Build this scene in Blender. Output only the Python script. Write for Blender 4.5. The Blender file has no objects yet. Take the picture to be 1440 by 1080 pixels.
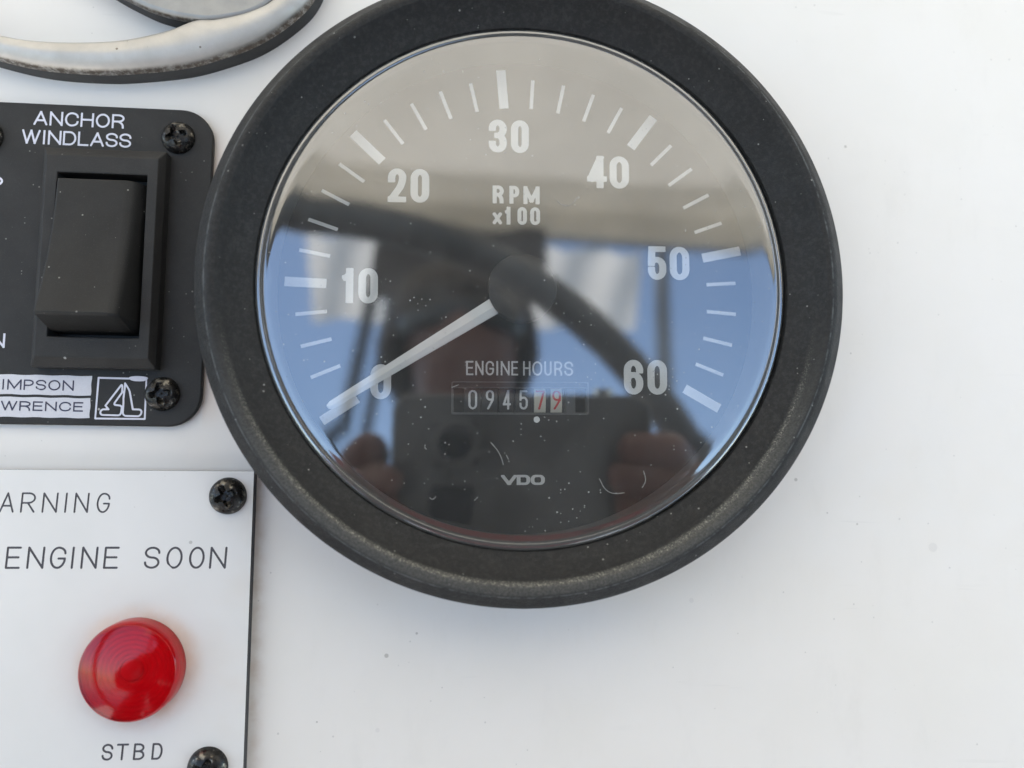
import bpy, bmesh, math, random
import numpy as np
from mathutils import Matrix, Vector
from mathutils.geometry import tessellate_polygon

U = 0.000125                      # one drawing unit in metres (0.125 mm)
TILT = math.radians(20)           # the dash leans back from upright
_s, _c = math.sin(TILT), math.cos(TILT)
PANEL = Matrix(((1, 0, 0, 0), (0, _s, -_c, 0), (0, _c, _s, 0), (0, 0, 0, 1)))   # dash frame -> world
S = bpy.context.scene
COL = S.collection
random.seed(7)

# ------------------------------------------------------------------ camera
cd = bpy.data.cameras.new('camera'); cam = bpy.data.objects.new('camera', cd); COL.objects.link(cam)
R3 = Matrix(((0.997267768609738, -0.0055844205179915165, -0.07366011091243652),
             (-0.0003003870032937054, 0.996823691329702, -0.07963942598659966),
             (0.07387088370801087, 0.0794439591869959, 0.9940984608623495)))
CAM = Vector((-92.5058, -216.5756, 1129.5083))
cam.matrix_world = PANEL @ (Matrix.Translation(CAM * U) @ R3.to_4x4())
cd.sensor_width = 36; cd.lens = 36 * 1100 / 1440
cd.clip_start = 0.01; cd.clip_end = 20000
cd.dof.use_dof = True; cd.dof.focus_distance = 1085 * U; cd.dof.aperture_fstop = 10
S.camera = cam

# ------------------------------------------------------------------ sky, sun, exposure
SUN_EL, SUN_AZ = math.radians(56), math.radians(-72)     # azimuth from +Y towards +X
w = bpy.data.worlds.new('World'); S.world = w; w.use_nodes = True
nt = w.node_tree
sky = nt.nodes.new('ShaderNodeTexSky'); sky.sky_type = 'NISHITA'; sky.sun_disc = False
sky.sun_elevation = SUN_EL; sky.sun_rotation = SUN_AZ
sky.air_density = 1.0; sky.dust_density = .6; sky.ozone_density = 1.0
bg = nt.nodes['Background']; bg.inputs['Strength'].default_value = 0.15
nt.links.new(sky.outputs[0], bg.inputs['Color'])
sd = bpy.data.lights.new('sun', 'SUN'); sd.energy = 3.1; sd.angle = math.radians(0.5); sd.color = (1, .95, .87)
sun = bpy.data.objects.new('sun', sd); COL.objects.link(sun)
sv = Vector((math.sin(SUN_AZ) * math.cos(SUN_EL), math.cos(SUN_AZ) * math.cos(SUN_EL), math.sin(SUN_EL)))
sun.rotation_euler = sv.to_track_quat('Z', 'Y').to_euler(); sun.location = sv * 20
S.view_settings.view_transform = 'Standard'; S.view_settings.look = 'None'
S.view_settings.exposure = 1.75; S.view_settings.gamma = 1
S.cycles.max_bounces = 8; S.cycles.transparent_max_bounces = 12
try:
    S.cycles.use_denoising = True
except Exception:
    pass

# ------------------------------------------------------------------ materials
class NT:
    def __init__(self, name):
        self.m = bpy.data.materials.new(name); self.m.use_nodes = True
        self.t = self.m.node_tree; self.p = self.t.nodes['Principled BSDF']
        self.out = self.t.nodes['Material Output']
        tc = self.t.nodes.new('ShaderNodeTexCoord')
        vm = self.t.nodes.new('ShaderNodeVectorMath'); vm.operation = 'SCALE'; vm.inputs['Scale'].default_value = 1 / U
        self.t.links.new(tc.outputs['Object'], vm.inputs[0]); self.co = vm.outputs[0]
    def _in(self, sock, v):
        if hasattr(v, 'is_linked') or isinstance(v, bpy.types.NodeSocket): self.t.links.new(v, sock)
        else: sock.default_value = v
    def math(self, op, a, b=0.0, c=0.0, clamp=False):
        n = self.t.nodes.new('ShaderNodeMath'); n.operation = op; n.use_clamp = clamp
        for i, v in enumerate((a, b, c)): self._in(n.inputs[i], v)
        return n.outputs[0]
    def noise(self, scale, detail=3, rough=.5, stretch=None, off=(0, 0, 0), dist=0):
        n = self.t.nodes.new('ShaderNodeTexNoise'); n.inputs['Scale'].default_value = scale
        n.inputs['Detail'].default_value = detail; n.inputs['Roughness'].default_value = rough
        n.inputs['Distortion'].default_value = dist
        mp = self.t.nodes.new('ShaderNodeMapping'); mp.inputs['Location'].default_value = off
        if stretch: mp.inputs['Scale'].default_value = stretch
        self.t.links.new(self.co, mp.inputs[0]); self.t.links.new(mp.outputs[0], n.inputs['Vector'])
        return n.outputs['Fac']
    def ramp(self, v, a, b, lo=0.0, hi=1.0):
        n = self.t.nodes.new('ShaderNodeMapRange'); n.interpolation_type = 'SMOOTHSTEP'
        self._in(n.inputs[0], v)
        for i, x in enumerate((a, b, lo, hi)): n.inputs[i + 1].default_value = x
        return n.outputs[0]
    def specks(self, cell, rmax, power=3.0, seed=0.0, flat=None):
        n = self.t.nodes.new('ShaderNodeTexVoronoi'); n.inputs['Scale'].default_value = 1 / cell
        mp = self.t.nodes.new('ShaderNodeMapping'); mp.inputs['Location'].default_value = (seed, seed * 1.7, seed * .3)
        if flat: mp.inputs['Scale'].default_value = flat
        self.t.links.new(self.co, mp.inputs[0]); self.t.links.new(mp.outputs[0], n.inputs['Vector'])
        sep = self.t.nodes.new('ShaderNodeSeparateColor'); self.t.links.new(n.outputs['Color'], sep.inputs[0])
        r = self.math('MULTIPLY', self.math('POWER', sep.outputs[0], power), rmax / cell)
        d = self.math('SUBTRACT', r, n.outputs['Distance'])
        return self.ramp(d, 0, .35 / cell)
    def mix(self, f, a, b):
        n = self.t.nodes.new('ShaderNodeMix'); n.data_type = 'RGBA'
        self._in(n.inputs[0], f); self._in(n.inputs[6], a if not isinstance(a, tuple) else (*a, 1) if len(a) == 3 else a)
        self._in(n.inputs[7], b if not isinstance(b, tuple) else (*b, 1) if len(b) == 3 else b)
        return n.outputs[2]
    def bump(self, h, dist, strength=1.0, normal=None):
        n = self.t.nodes.new('ShaderNodeBump'); n.inputs['Distance'].default_value = dist * U
        n.inputs['Strength'].default_value = strength; self._in(n.inputs['Height'], h)
        if normal: self.t.links.new(normal, n.inputs['Normal'])
        self.t.links.new(n.outputs[0], self.p.inputs['Normal']); return n.outputs[0]
    def set(self, **k):
        for a, v in k.items():
            s = self.p.inputs[{'base': 'Base Color', 'rough': 'Roughness', 'metal': 'Metallic', 'spec': 'Specular IOR Level',
                               'coat': 'Coat Weight', 'trans': 'Transmission Weight', 'ior': 'IOR', 'sss': 'Subsurface Weight',
                               'coatr': 'Coat Roughness'}[a]]
            if isinstance(v, tuple) and len(v) == 3: v = (*v, 1)
            self._in(s, v)
        return self
    def xyz(self):
        n = self.t.nodes.new('ShaderNodeSeparateXYZ'); self.t.links.new(self.co, n.inputs[0]); return n.outputs

def simple(name, base, rough=.5, metal=0, **k):
    n = NT(name); n.set(base=base, rough=rough, metal=metal, **k); return n.m

def gelcoat():
    n = NT('white_gelcoat'); x = n.xyz()
    blot = n.ramp(n.noise(1 / 160, 3, .55), .35, .7)
    c = n.mix(blot, (.80, .765, .72), (.785, .75, .70))
    # old bedding stain that has crept out along the right edge of the engraved plate
    e = n.math('SUBTRACT', x[0], -371.0)
    band = n.math('MULTIPLY', n.ramp(e, 4, 26, 1, 0), n.ramp(n.noise(1 / 30, 3, .6), .3, .75))
    band = n.math('MULTIPLY', band, n.ramp(x[1], -255, -275)); band = n.math('MULTIPLY', band, n.ramp(e, -12, -8))
    c = n.mix(n.math('MULTIPLY', band, .6), c, (.60, .50, .42))
    e2 = n.math('SUBTRACT', x[0], -440.0)
    b2 = n.math('MULTIPLY', n.ramp(e2, 4, 30, 1, 0), n.ramp(e2, -8, -4))
    b2 = n.math('MULTIPLY', n.math('MULTIPLY', b2, n.ramp(x[1], -200, -150)), n.ramp(x[1], 190, 255, 1, 0)); c = n.mix(n.math('MULTIPLY', b2, .45), c, (.72, .58, .48))
    c = n.mix(n.math('MULTIPLY', n.specks(46, 3.4, 5), .6), c, (.35, .32, .29))
    c = n.mix(n.math('MULTIPLY', n.specks(15, 1.7, 3.5, 31), .42), c, (.4, .38, .36))
    c = n.mix(n.math('MULTIPLY', n.specks(90, 7, 6, 11), .25), c, (.55, .52, .5))
    sm = n.ramp(n.noise(1 / 70, 5, .7, stretch=(1, .35, 1), off=(300, 40, 0)), .52, .78); c = n.mix(n.math('MULTIPLY', sm, .12), c, (.55, .52, .48))
    sc = n.ramp(n.noise(1 / 26, 2, .4, stretch=(.12, 1.6, 1), off=(9, 500, 0), dist=1.2), .68, .70); sc = n.math('MULTIPLY', sc, n.ramp(n.noise(1 / 90, 2), .5, .7)); c = n.mix(n.math('MULTIPLY', sc, .10), c, (.5, .48, .45))
    n.set(base=c, rough=n.ramp(n.noise(1 / 60, 3), .3, .7, .32, .48), spec=.4)
    n.bump(n.noise(1 / 22, 3, .5), 1.2, .12)
    return n.m

def black_plastic(name, base=(.030, .031, .033), grain=3.2, gb=.8, dust=.5, rough=.62, worn=.0, seed=0.0):
    n = NT(name)
    v = n.ramp(n.noise(1 / 45, 3, .6, off=(seed, 0, 0)), .3, .75)
    c = n.mix(n.math('MULTIPLY', v, .35), base, tuple(b * 1.9 + .004 for b in base))
    c = n.mix(n.math('MULTIPLY', n.specks(8, 1.5, 5, seed + 3), dust), c, (.34, .33, .30))
    c = n.mix(n.math('MULTIPLY', n.specks(30, 2.4, 8, seed + 17), min(1, dust * 1.6)), c, (.5, .48, .44))
    c = n.mix(n.math('MULTIPLY', n.ramp(n.noise(1 / 1.6, 2, .7), .55, .8), .16 + worn), c, (.13, .13, .125))
    n.set(base=c, rough=rough, spec=.35)
    n.bump(n.noise(1 / grain, 2, .6), gb, .35)
    return n.m

def bezel_mat():
    n = NT('bezel_black'); x = n.xyz()
    r = n.math('SQRT', n.math('ADD', n.math('MULTIPLY', x[0], x[0]), n.math('MULTIPLY', x[1], x[1])))
    v = n.ramp(n.noise(1 / 60, 3, .6), .3, .75)
    c = n.mix(n.math('MULTIPLY', v, .3), (.0155, .015, .0145), (.026, .0255, .0245))
    # salt and dust that has settled on the flat crest, on the lower side of the ring
    ring = n.math('MULTIPLY', n.ramp(r, 384, 388), n.ramp(r, 399, 405, 1, 0))
    ang = n.math('DIVIDE', x[1], r)
    low = n.ramp(ang, -.05, -.75)
    gr = n.ramp(n.noise(1 / 2.6, 3, .8), .36, .66)
    d = n.math('MULTIPLY', n.math('MULTIPLY', ring, low), n.math('ADD', n.math('MULTIPLY', gr, .5), .34))
    c = n.mix(d, c, (.11, .107, .097))
    edge = n.math('MULTIPLY', n.ramp(n.math('ABSOLUTE', n.math('SUBTRACT', r, 388)), 0, 4.5, 1, 0), low)
    c = n.mix(n.math('MULTIPLY', edge, n.ramp(n.noise(1 / 2.2, 3, .85, off=(40, 0, 0)), .50, .68)), c, (.42, .40, .33))
    c = n.mix(n.math('MULTIPLY', n.specks(8.5, 1.6, 6, 3), .7), c, (.30, .29, .27))
    c = n.mix(n.math('MULTIPLY', n.specks(34, 2.3, 8, 19), .8), c, (.5, .48, .44))
    mot = n.ramp(n.noise(1 / 7, 4, .75, off=(70, 3, 0)), .42, .72); c = n.mix(n.math('MULTIPLY', mot, .30), c, (.062, .062, .060))
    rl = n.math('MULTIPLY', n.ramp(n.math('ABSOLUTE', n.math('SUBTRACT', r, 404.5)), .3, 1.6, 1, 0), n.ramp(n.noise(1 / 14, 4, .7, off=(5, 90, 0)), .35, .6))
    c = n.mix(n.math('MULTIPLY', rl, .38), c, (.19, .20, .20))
    scf = n.ramp(n.noise(1 / 40, 5, .75, off=(500, 30, 0), dist=.8), .62, .74); c = n.mix(n.math('MULTIPLY', scf, .16), c, (.13, .13, .12))
    n.set(base=c, rough=n.ramp(n.noise(1 / 30, 2), .3, .7, .52, .66), spec=.26)
    n.bump(n.noise(1 / 2.6, 2, .6), 1.5, .6)
    return n.m

def glass_mat(name, f0=.32, rough=.035, dust=1.3, haze=.035):
    n = NT(name); t = n.t; t.nodes.remove(n.p)
    lw = t.nodes.new('ShaderNodeLayerWeight'); lw.inputs['Blend'].default_value = .5
    f = n.math('ADD', n.math('MULTIPLY', n.math('POWER', lw.outputs['Facing'], 5.0), 1 - f0), f0)
    tr = t.nodes.new('ShaderNodeBsdfTransparent'); tr.inputs[0].default_value = (.96, .97, .965, 1)
    gl = t.nodes.new('ShaderNodeBsdfGlossy'); gl.inputs['Roughness'].default_value = rough
    bp = t.nodes.new('ShaderNodeBump'); bp.inputs['Distance'].default_value = .6 * U; bp.inputs['Strength'].default_value = .05
    t.links.new(n.noise(1 / 60, 2, .5), bp.inputs['Height']); t.links.new(bp.outputs[0], gl.inputs['Normal'])
    m1 = t.nodes.new('ShaderNodeMixShader'); t.links.new(f, m1.inputs[0]); t.links.new(tr.outputs[0], m1.inputs[1]); t.links.new(gl.outputs[0], m1.inputs[2])
    df = t.nodes.new('ShaderNodeBsdfDiffuse'); df.inputs[0].default_value = (.62, .62, .6, 1)
    patch = n.ramp(n.noise(1 / 110, 3, .6), .3, .7, .35, 1.2)
    d = n.math('ADD', n.math('MULTIPLY', n.specks(5.2, 1.25, 3.2, 5), .34 * dust), n.math('MULTIPLY', n.specks(26, 1.5, 7, 77), .45 * dust))
    d = n.math('ADD', n.math('MULTIPLY', d, patch), n.math('MULTIPLY', patch, haze), clamp=True)
    m2 = t.nodes.new('ShaderNodeMixShader'); t.links.new(d, m2.inputs[0]); t.links.new(m1.outputs[0], m2.inputs[1]); t.links.new(df.outputs[0], m2.inputs[2])
    t.links.new(m2.outputs[0], n.out.inputs[0])
    return n.m

def screw_mat():
    n = NT('worn_screw_steel')
    k = n.ramp(n.noise(1 / 11, 3, .6), .54, .70)
    c = n.mix(k, (.03, .028, .026), (.24, .22, .185))
    n.set(base=c, metal=n.ramp(n.noise(1 / 6, 3), .3, .7, .5, .95), rough=n.ramp(n.noise(1 / 4, 3, .7, off=(9, 0, 0)), .3, .7, .22, .5))
    n.bump(n.noise(1 / 7, 3, .6), .9, .3); return n.m

def emblem_metal(name, tint):
    n = NT(name)
    k = n.ramp(n.noise(1 / 50, 4, .6), .3, .7)
    c = n.mix(k, tint, tuple(v * .86 for v in tint))
    c = n.mix(n.math('MULTIPLY', n.specks(14, 2.3, 4, 2), .85), c, (.16, .13, .1))
    c = n.mix(n.math('MULTIPLY', n.specks(40, 4.2, 5, 9), .5), c, (.3, .26, .2))
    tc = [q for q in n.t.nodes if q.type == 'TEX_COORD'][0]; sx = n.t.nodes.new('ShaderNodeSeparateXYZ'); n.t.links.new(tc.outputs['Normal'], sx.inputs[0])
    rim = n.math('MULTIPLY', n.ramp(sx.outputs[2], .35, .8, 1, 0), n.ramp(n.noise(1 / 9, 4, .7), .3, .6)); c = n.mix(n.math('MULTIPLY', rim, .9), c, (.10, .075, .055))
    n.set(base=c, metal=.6, rough=n.ramp(n.noise(1 / 12, 4, .7),   .3, .7, .40, .56))
    n.bump(n.noise(1 / 2.5, 3, .7), .5, .3); return n.m

def plate_white():
    n = NT('engraved_white_laminate'); x = n.xyz()
    c = n.mix(n.ramp(n.noise(1 / 120, 3), .3, .7), (.755, .735, .71), (.725, .708, .68))
    # yellowed ring of old sealant around the lamp
    dx = n.math('ADD', x[0], 142.0); dy = n.math('ADD', x[1], 262.0)
    r = n.math('SQRT', n.math('ADD', n.math('MULTIPLY', dx, dx), n.math('MULTIPLY', dy, dy)))
    st = n.math('MULTIPLY', n.ramp(r, 66, 92, 1, 0), n.ramp(n.noise(1 / 38, 3, .6), .25, .7, .25, 1))
    c = n.mix(n.math('MULTIPLY', st, .55), c, (.66, .50, .36))
    ed = n.math('MULTIPLY', n.ramp(x[0], -70, -10), n.ramp(n.noise(1 / 60, 2, off=(77, 0, 0)), .4, .8))
    c = n.mix(n.math('MULTIPLY', ed, .22), c, (.68, .60, .5))
    c = n.mix(n.math('MULTIPLY', n.specks(38, 3, 5, 4), .5), c, (.3, .28, .26))
    c = n.mix(n.math('MULTIPLY', n.specks(13, 1.3, 5, 14), .3), c, (.4, .38, .36))
    n.set(base=c, rough=.38, spec=.4); n.bump(n.noise(1 / 15, 3), 1, .1); return n.m

def print_mat(name, col, wear=.0):
    n = NT(name)
    c = n.mix(n.math('MULTIPLY', n.ramp(n.noise(1 / 2.2, 3, .7), .4, .75), .18 + wear), col, tuple(v * .6 for v in col))
    n.set(base=c, rough=.55, spec=.3); return n.m

def dial_mat():
    n = NT('dial_matt_black')
    c = n.mix(n.ramp(n.noise(1 / 90, 3), .3, .7), (.012, .012, .012), (.017, .017, .017))
    c = n.mix(n.math('MULTIPLY', n.specks(12, .9, 5, 8), .3), c, (.3, .3, .3))
    n.set(base=c, rough=.7, spec=.25); n.bump(n.noise(1 / 2, 2), .3, .3); return n.m

def lens_red():
    n = NT('red_lens_plastic')
    n.set(base=(.68, .004, .014), rough=.08, trans=.85, ior=1.42, coat=.1, coatr=.08)
    n.bump(n.noise(1 / 26, 3), 1.5, .15); return n.m

def canvas_mat(name, col, dif=.42):
    n = NT(name); t = n.t; t.nodes.remove(n.p)
    wv = n.ramp(n.noise(1 / 900, 4, .6), .3, .7)
    c = n.mix(wv, col, tuple(v * .88 for v in col))
    a = t.nodes.new('ShaderNodeBsdfDiffuse'); b = t.nodes.new('ShaderNodeBsdfTranslucent')
    t.links.new(c, a.inputs[0]); t.links.new(c, b.inputs[0])
    m = t.nodes.new('ShaderNodeMixShader'); m.inputs[0].default_value = 1 - dif
    t.links.new(a.outputs[0], m.inputs[1]); t.links.new(b.outputs[0], m.inputs[2]); t.links.new(m.outputs[0], n.out.inputs[0])
    return n.m

M = {}
M['gel'] = gelcoat()
M['bezel'] = bezel_mat()
M['glass'] = glass_mat('gauge_glass')
M['panel'] = black_plastic('switch_panel_black', (.019, .0182, .0172), 4, .5, .45, .6)
M['frame'] = black_plastic('switch_frame_black', (.021, .0198, .0185), 2.4, .9, .4, .62, .04, 5)
M['rocker'] = black_plastic('rocker_black', (.013, .0125, .0115), 2.2, .7, .6, .58, .02, 9)
M['hole'] = simple('dark_recess', (.006, .006, .006), .8)
M['case'] = simple('gauge_case_grey', (.10, .10, .098), .35)
M['screw'] = screw_mat()
M['plate'] = plate_white()
M['core'] = print_mat('laminate_black_core', (.05, .05, .052))
M['engrave'] = print_mat('engraved_dark_groove', (.10, .095, .105))
M['print'] = print_mat('white_panel_print', (.66, .66, .74))
M['box_print'] = print_mat('pale_box_print', (.62, .62, .66))
M['ink'] = print_mat('dark_blue_ink', (.045, .045, .08))
M['dial'] = dial_mat()
M['dial_print'] = print_mat('dial_white_print', (.74, .735, .72))
M['dial_grey'] = print_mat('dial_grey_print', (.56, .555, .545))
M['pointer'] = simple('pointer_white', (.84, .83, .81), .4)
M['hub'] = simple('pointer_cap_black', (.014, .014, .014), .5)
M['drum'] = simple('counter_drum_black', (.035, .035, .036), .5)
M['cream'] = simple('counter_drum_cream', (.62, .58, .48), .5)
M['red_ink'] = simple('counter_red_digit', (.55, .03, .03), .5)
M['window'] = simple('counter_frame_grey', (.085, .085, .085), .35)
M['lens'] = lens_red()
M['reflector'] = simple('lamp_reflector_red', (.85, .30, .26), .3)
M['emb1'] = emblem_metal('emblem_pale_metal', (.53, .505, .465))
M['emb2'] = emblem_metal('emblem_grey_metal', (.36, .355, .34))
M['rubber'] = black_plastic('emblem_black_edge', (.05, .05, .05), 5, 1.4, .2, .7, 0, 3)
M['canvas'] = canvas_mat('canopy_canvas', (.64, .575, .455), .32)
M['flap'] = canvas_mat('canopy_flap_canvas', (.86, .83, .76), .35)
M['flap_dark'] = canvas_mat('canopy_dark_flap_canvas', (.11, .10, .095), .6)
M['tube'] = simple('dark_frame_tube', (.03, .033, .036), .4, .4)
M['grey_tube'] = simple('grey_anodised_tube', (.22, .25, .3), .4, .2)
M['rim'] = simple('wheel_leather', (.045, .045, .045), .3)
M['steel'] = simple('polished_steel', (.55, .56, .57), .25, 1)
M['deck'] = simple('deck_gelcoat', (.74, .69, .60), .5)
M['skin'] = simple('skin', (.11, .045, .032), .5, sss=.05)
M['jacket'] = simple('dark_red_jacket', (.16, .016, .018), .8)
M['trousers'] = simple('navy_trousers', (.02, .025, .045), .85)
M['hair'] = simple('dark_brown_hair', (.02, .013, .009), .6)
M['camb'] = simple('camera_dark_grey', (.075, .074, .073), .45)
M['lensglass'] = simple('camera_lens_glass', (.004, .004, .006), .06)

# ------------------------------------------------------------------ object helpers
def tag(o, label=None, cat=None, group=None, kind=None):
    if label: o['label'] = label
    if cat: o['category'] = cat
    if group: o['group'] = group
    if kind: o['kind'] = kind
    return o

def empty(name, base=(0, 0, 0), rz=0.0, world=False):
    o = bpy.data.objects.new(name, None); COL.objects.link(o); o.empty_display_size = .01
    L = Matrix.Translation(Vector(base) * (1 if world else U)) @ Matrix.Rotation(rz, 4, 'Z')
    o.matrix_world = L if world else PANEL @ L
    return o

def put(name, me, mat, parent=None, smooth=False, scale=U):
    if scale != 1:
        me.transform(Matrix.Scale(scale, 4))
    me.materials.append(mat)
    if smooth is not False:
        me.polygons.foreach_set('use_smooth', [True] * len(me.polygons))
        if isinstance(smooth, (int, float)) and smooth is not True:
            me.set_sharp_from_angle(angle=math.radians(smooth))
    o = bpy.data.objects.new(name, me); COL.objects.link(o)
    if parent is not None: o.parent = parent
    return o

def mesh(V, F):
    me = bpy.data.meshes.new('m'); me.from_pydata([tuple(map(float, v)) for v in V], [], [tuple(f) for f in F]); me.update()
    bm = bmesh.new(); bm.from_mesh(me); bmesh.ops.recalc_face_normals(bm, faces=bm.faces); bm.to_mesh(me); bm.free()
    return me

def lathe(prof, n=256, cx=0, cy=0, closed=False, flip=False):
    V, F = [], []
    for r, z in prof:
        for i in range(n):
            a = 2 * math.pi * i / n; V.append((cx + r * math.cos(a), cy + r * math.sin(a), z))
    k = len(prof)
    for j in range(k if closed else k - 1):
        j2 = (j + 1) % k
        for i in range(n):
            i2 = (i + 1) % n; F.append((j * n + i, j * n + i2, j2 * n + i2, j2 * n + i))
    me = bpy.data.meshes.new('m'); me.from_pydata(V, [], F); me.update()
    bm = bmesh.new(); bm.from_mesh(me)
    bmesh.ops.remove_doubles(bm, verts=bm.verts, dist=1e-4)
    if closed: bmesh.ops.recalc_face_normals(bm, faces=bm.faces)
    else:
        bm.normal_update()
        if sum(f.normal.z * f.calc_area() for f in bm.faces) < 0: bmesh.ops.reverse_faces(bm, faces=bm.faces)
    bm.to_mesh(me); bm.free()
    return me

def tess(loops, z):
    """flat face from outlines (holes and islands by even-odd)"""
    V = [(x, y, z) for lp in loops for x, y in lp]
    def inside(p, lp):
        r = False
        for i in range(len(lp)):
            (x1, y1), (x2, y2) = lp[i - 1], lp[i]
            if (y1 > p[1]) != (y2 > p[1]) and p[0] < (x2 - x1) * (p[1] - y1) / (y2 - y1) + x1: r = not r
        return r
    n = len(loops); bb = [(min(p[0] for p in l), min(p[1] for p in l), max(p[0] for p in l), max(p[1] for p in l)) for l in loops]
    par = [[j for j in range(n) if j != i and bb[j][0] <= bb[i][0] and bb[j][1] <= bb[i][1] and bb[j][2] >= bb[i][2] and bb[j][3] >= bb[i][3] and inside(loops[i][0], loops[j])] for i in range(n)]
    off = [0]
    for l in loops: off.append(off[-1] + len(l))
    tris = []
    for i in range(n):
        if len(par[i]) % 2: continue
        kids = [k for k in range(n) if i in par[k] and len(par[k]) == len(par[i]) + 1]
        ids = [q for m in [i] + kids for q in range(off[m], off[m + 1])]
        for t in tessellate_polygon([[Vector((x, y, 0)) for x, y in loops[m]] for m in [i] + kids]): tris.append(tuple(ids[q] for q in t))
    F = []
    for a, b, c in tris:
        (ax, ay, _), (bx, by, _), (cx, cy, _) = V[a], V[b], V[c]
        cr = (bx - ax) * (cy - ay) - (by - ay) * (cx - ax)
        if abs(cr) < 1e-9: continue
        F.append((a, b, c) if cr > 0 else (a, c, b))
    return V, F

def flat(loops, z):
    V, F = tess(loops, z)
    me = bpy.data.meshes.new('m'); me.from_pydata(V, [], F); me.update(); return me

def solid(loops, z0, z1, cap0=False):
    V, F = tess(loops, z1); V = list(V); F = list(F); n = len(V)
    V += [(x, y, z0) for x, y, _ in V]
    i = 0
    for lp in loops:
        k = len(lp)
        for j in range(k):
            a, b = i + j, i + (j + 1) % k; F.append((a, b, b + n, a + n))
        i += k
    if cap0:
        F += [(a + n, c + n, b + n) for a, b, c in F if max(a, b, c) < n and len((a, b, c)) == 3] if False else []
    return mesh(V, F)

def ngon_solid(pts, z0, z1):
    n = len(pts)
    V = [(x, y, z1) for x, y in pts] + [(x, y, z0) for x, y in pts]
    F = [tuple(range(n)), tuple(range(2 * n - 1, n - 1, -1))] + [(i, (i + 1) % n, (i + 1) % n + n, i + n) for i in range(n)]
    return mesh(V, F)

def bevel(o, w_, seg=3, ang=35):
    m = o.modifiers.new('bevel', 'BEVEL'); m.width = w_ * U; m.segments = seg; m.limit_method = 'ANGLE'; m.angle_limit = math.radians(ang)
    m.harden_normals = False; return o

def rrect(x0, y0, x1, y1, r, n=10):
    P = []
    rs = r if isinstance(r, (tuple, list)) else (r, r, r, r)      # corners: x1y0, x1y1, x0y1, x0y0
    for (cx, cy, sx, sy, a0), q in zip(((x1, y0, -1, 1, -90), (x1, y1, -1, -1, 0), (x0, y1, 1, -1, 90), (x0, y0, 1, 1, 180)), rs):
        if q <= 0: P.append((cx, cy)); continue
        for i in range(n + 1):
            a = math.radians(a0 + 90 * i / n); P.append((cx + sx * q + q * math.cos(a), cy + sy * q + q * math.sin(a)))
    return P

# ------------------------------------------------------------------ stroke lettering
s_ = 's'
G = {
 '0': [([(0, 0), (1, 0), (1, 1), (0, 1)], 1)], 'O': [([(0, 0), (1, 0), (1, 1), (0, 1)], 1)],
 '1': [([(1, 0), (1, 1)], 0), ([(1, .93), (.62, .80), (0, .77)], 0)],
 '2': [([(0, .70), (0, 1), (1, 1), (1, .56), (0, 0, s_), (1, 0)], 0)],
 '3': [([(0, .78), (0, 1), (1, 1), (1, .52), (.5, .52)], 0), ([(.5, .52), (1, .52), (1, 0), (0, 0), (0, .22)], 0)],
 '4': [([(.74, 0), (.74, 1, s_), (0, .24, s_), (1.0, .24)], 0)],
 '5': [([(.95, 1), (.06, 1, s_), (.0, .50)], 0), ([(.0, .50), (.0, .62), (1, .62), (1, 0), (0, 0), (0, .27)], 0)],
 '6': [([(1, .73), (1, 1), (0, 1), (0, 0), (1, 0), (1, .58), (0, .58), (0, .42)], 0)],
 '9': [([(.22, 0), (1, .52), (1, 1), (0, 1), (0, .50), (.95, .50)], 0)],
 '7': [([(0, 1), (1, 1, s_), (.35, 0)], 0)],
 'R': [([(0, 0), (0, 1, s_), (1, 1), (1, .48), (0, .48)], 0), ([(.48, .48), (.95, .40), (.97, 0)], 0)],
 'r': [([(0, 0), (0, 1, s_), (1, 1), (1, .48), (0, .48)], 0), ([(.48, .48), (1, 0)], 0)],
 'P': [([(0, 0), (0, 1, s_), (1, 1), (1, .44), (0, .44)], 0)],
 'M': [([(0, 0), (0, 1, s_), (.5, .12, s_), (1, 1, s_), (1, 0)], 0)],
 'N': [([(0, 0), (0, 1, s_), (1, 0, s_), (1, 1)], 0)],
 'E': [([(1, 1), (0, 1, s_), (0, 0, s_), (1, 0)], 0), ([(0, .52), (.9, .52)], 0)],
 'G': [([(1, .72), (1, 1), (0, 1), (0, 0), (1, 0), (1, .46, s_), (.55, .46)], 0)],
 'I': [([(.5, 0), (.5, 1)], 0)],
 'H': [([(0, 0), (0, 1)], 0), ([(1, 0), (1, 1)], 0), ([(0, .52), (1, .52)], 0)],
 'U': [([(0, 1), (0, 0), (1, 0), (1, 1)], 0)],
 'S': [([(1, .74), (1, 1), (0, 1), (0, .51), (1, .51), (1, 0), (0, 0), (0, .26)], 0)],
 'V': [([(0, 1), (.5, 0, s_), (1, 1)], 0)],
 'D': [([(0, 0, s_), (0, 1, s_), (1, 1), (1, 0)], 1)],
 'A': [([(0, 0), (.5, 1, s_), (1, 0)], 0), ([(.18, .32), (.82, .32)], 0)],
 'C': [([(1, .70), (1, 1), (0, 1), (0, 0), (1, 0), (1, .30)], 0)],
 'W': [([(0, 1), (.26, 0, s_), (.5, 1, s_), (.74, 0, s_), (1, 1)], 0)],
 'L': [([(0, 1), (0, 0, s_), (1, 0)], 0)],
 'T': [([(.5, 0), (.5, 1)], 0), ([(0, 1), (1, 1)], 0)],
 'B': [([(0, 0, s_), (0, 1, s_), (.94, 1), (.94, .53), (0, .53)], 0), ([(0, 0), (1, 0), (1, .53), (0, .53)], 0)],
 'x': [([(0, 0), (1, 1)], 0), ([(0, 1), (1, 0)], 0)],
}

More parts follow.
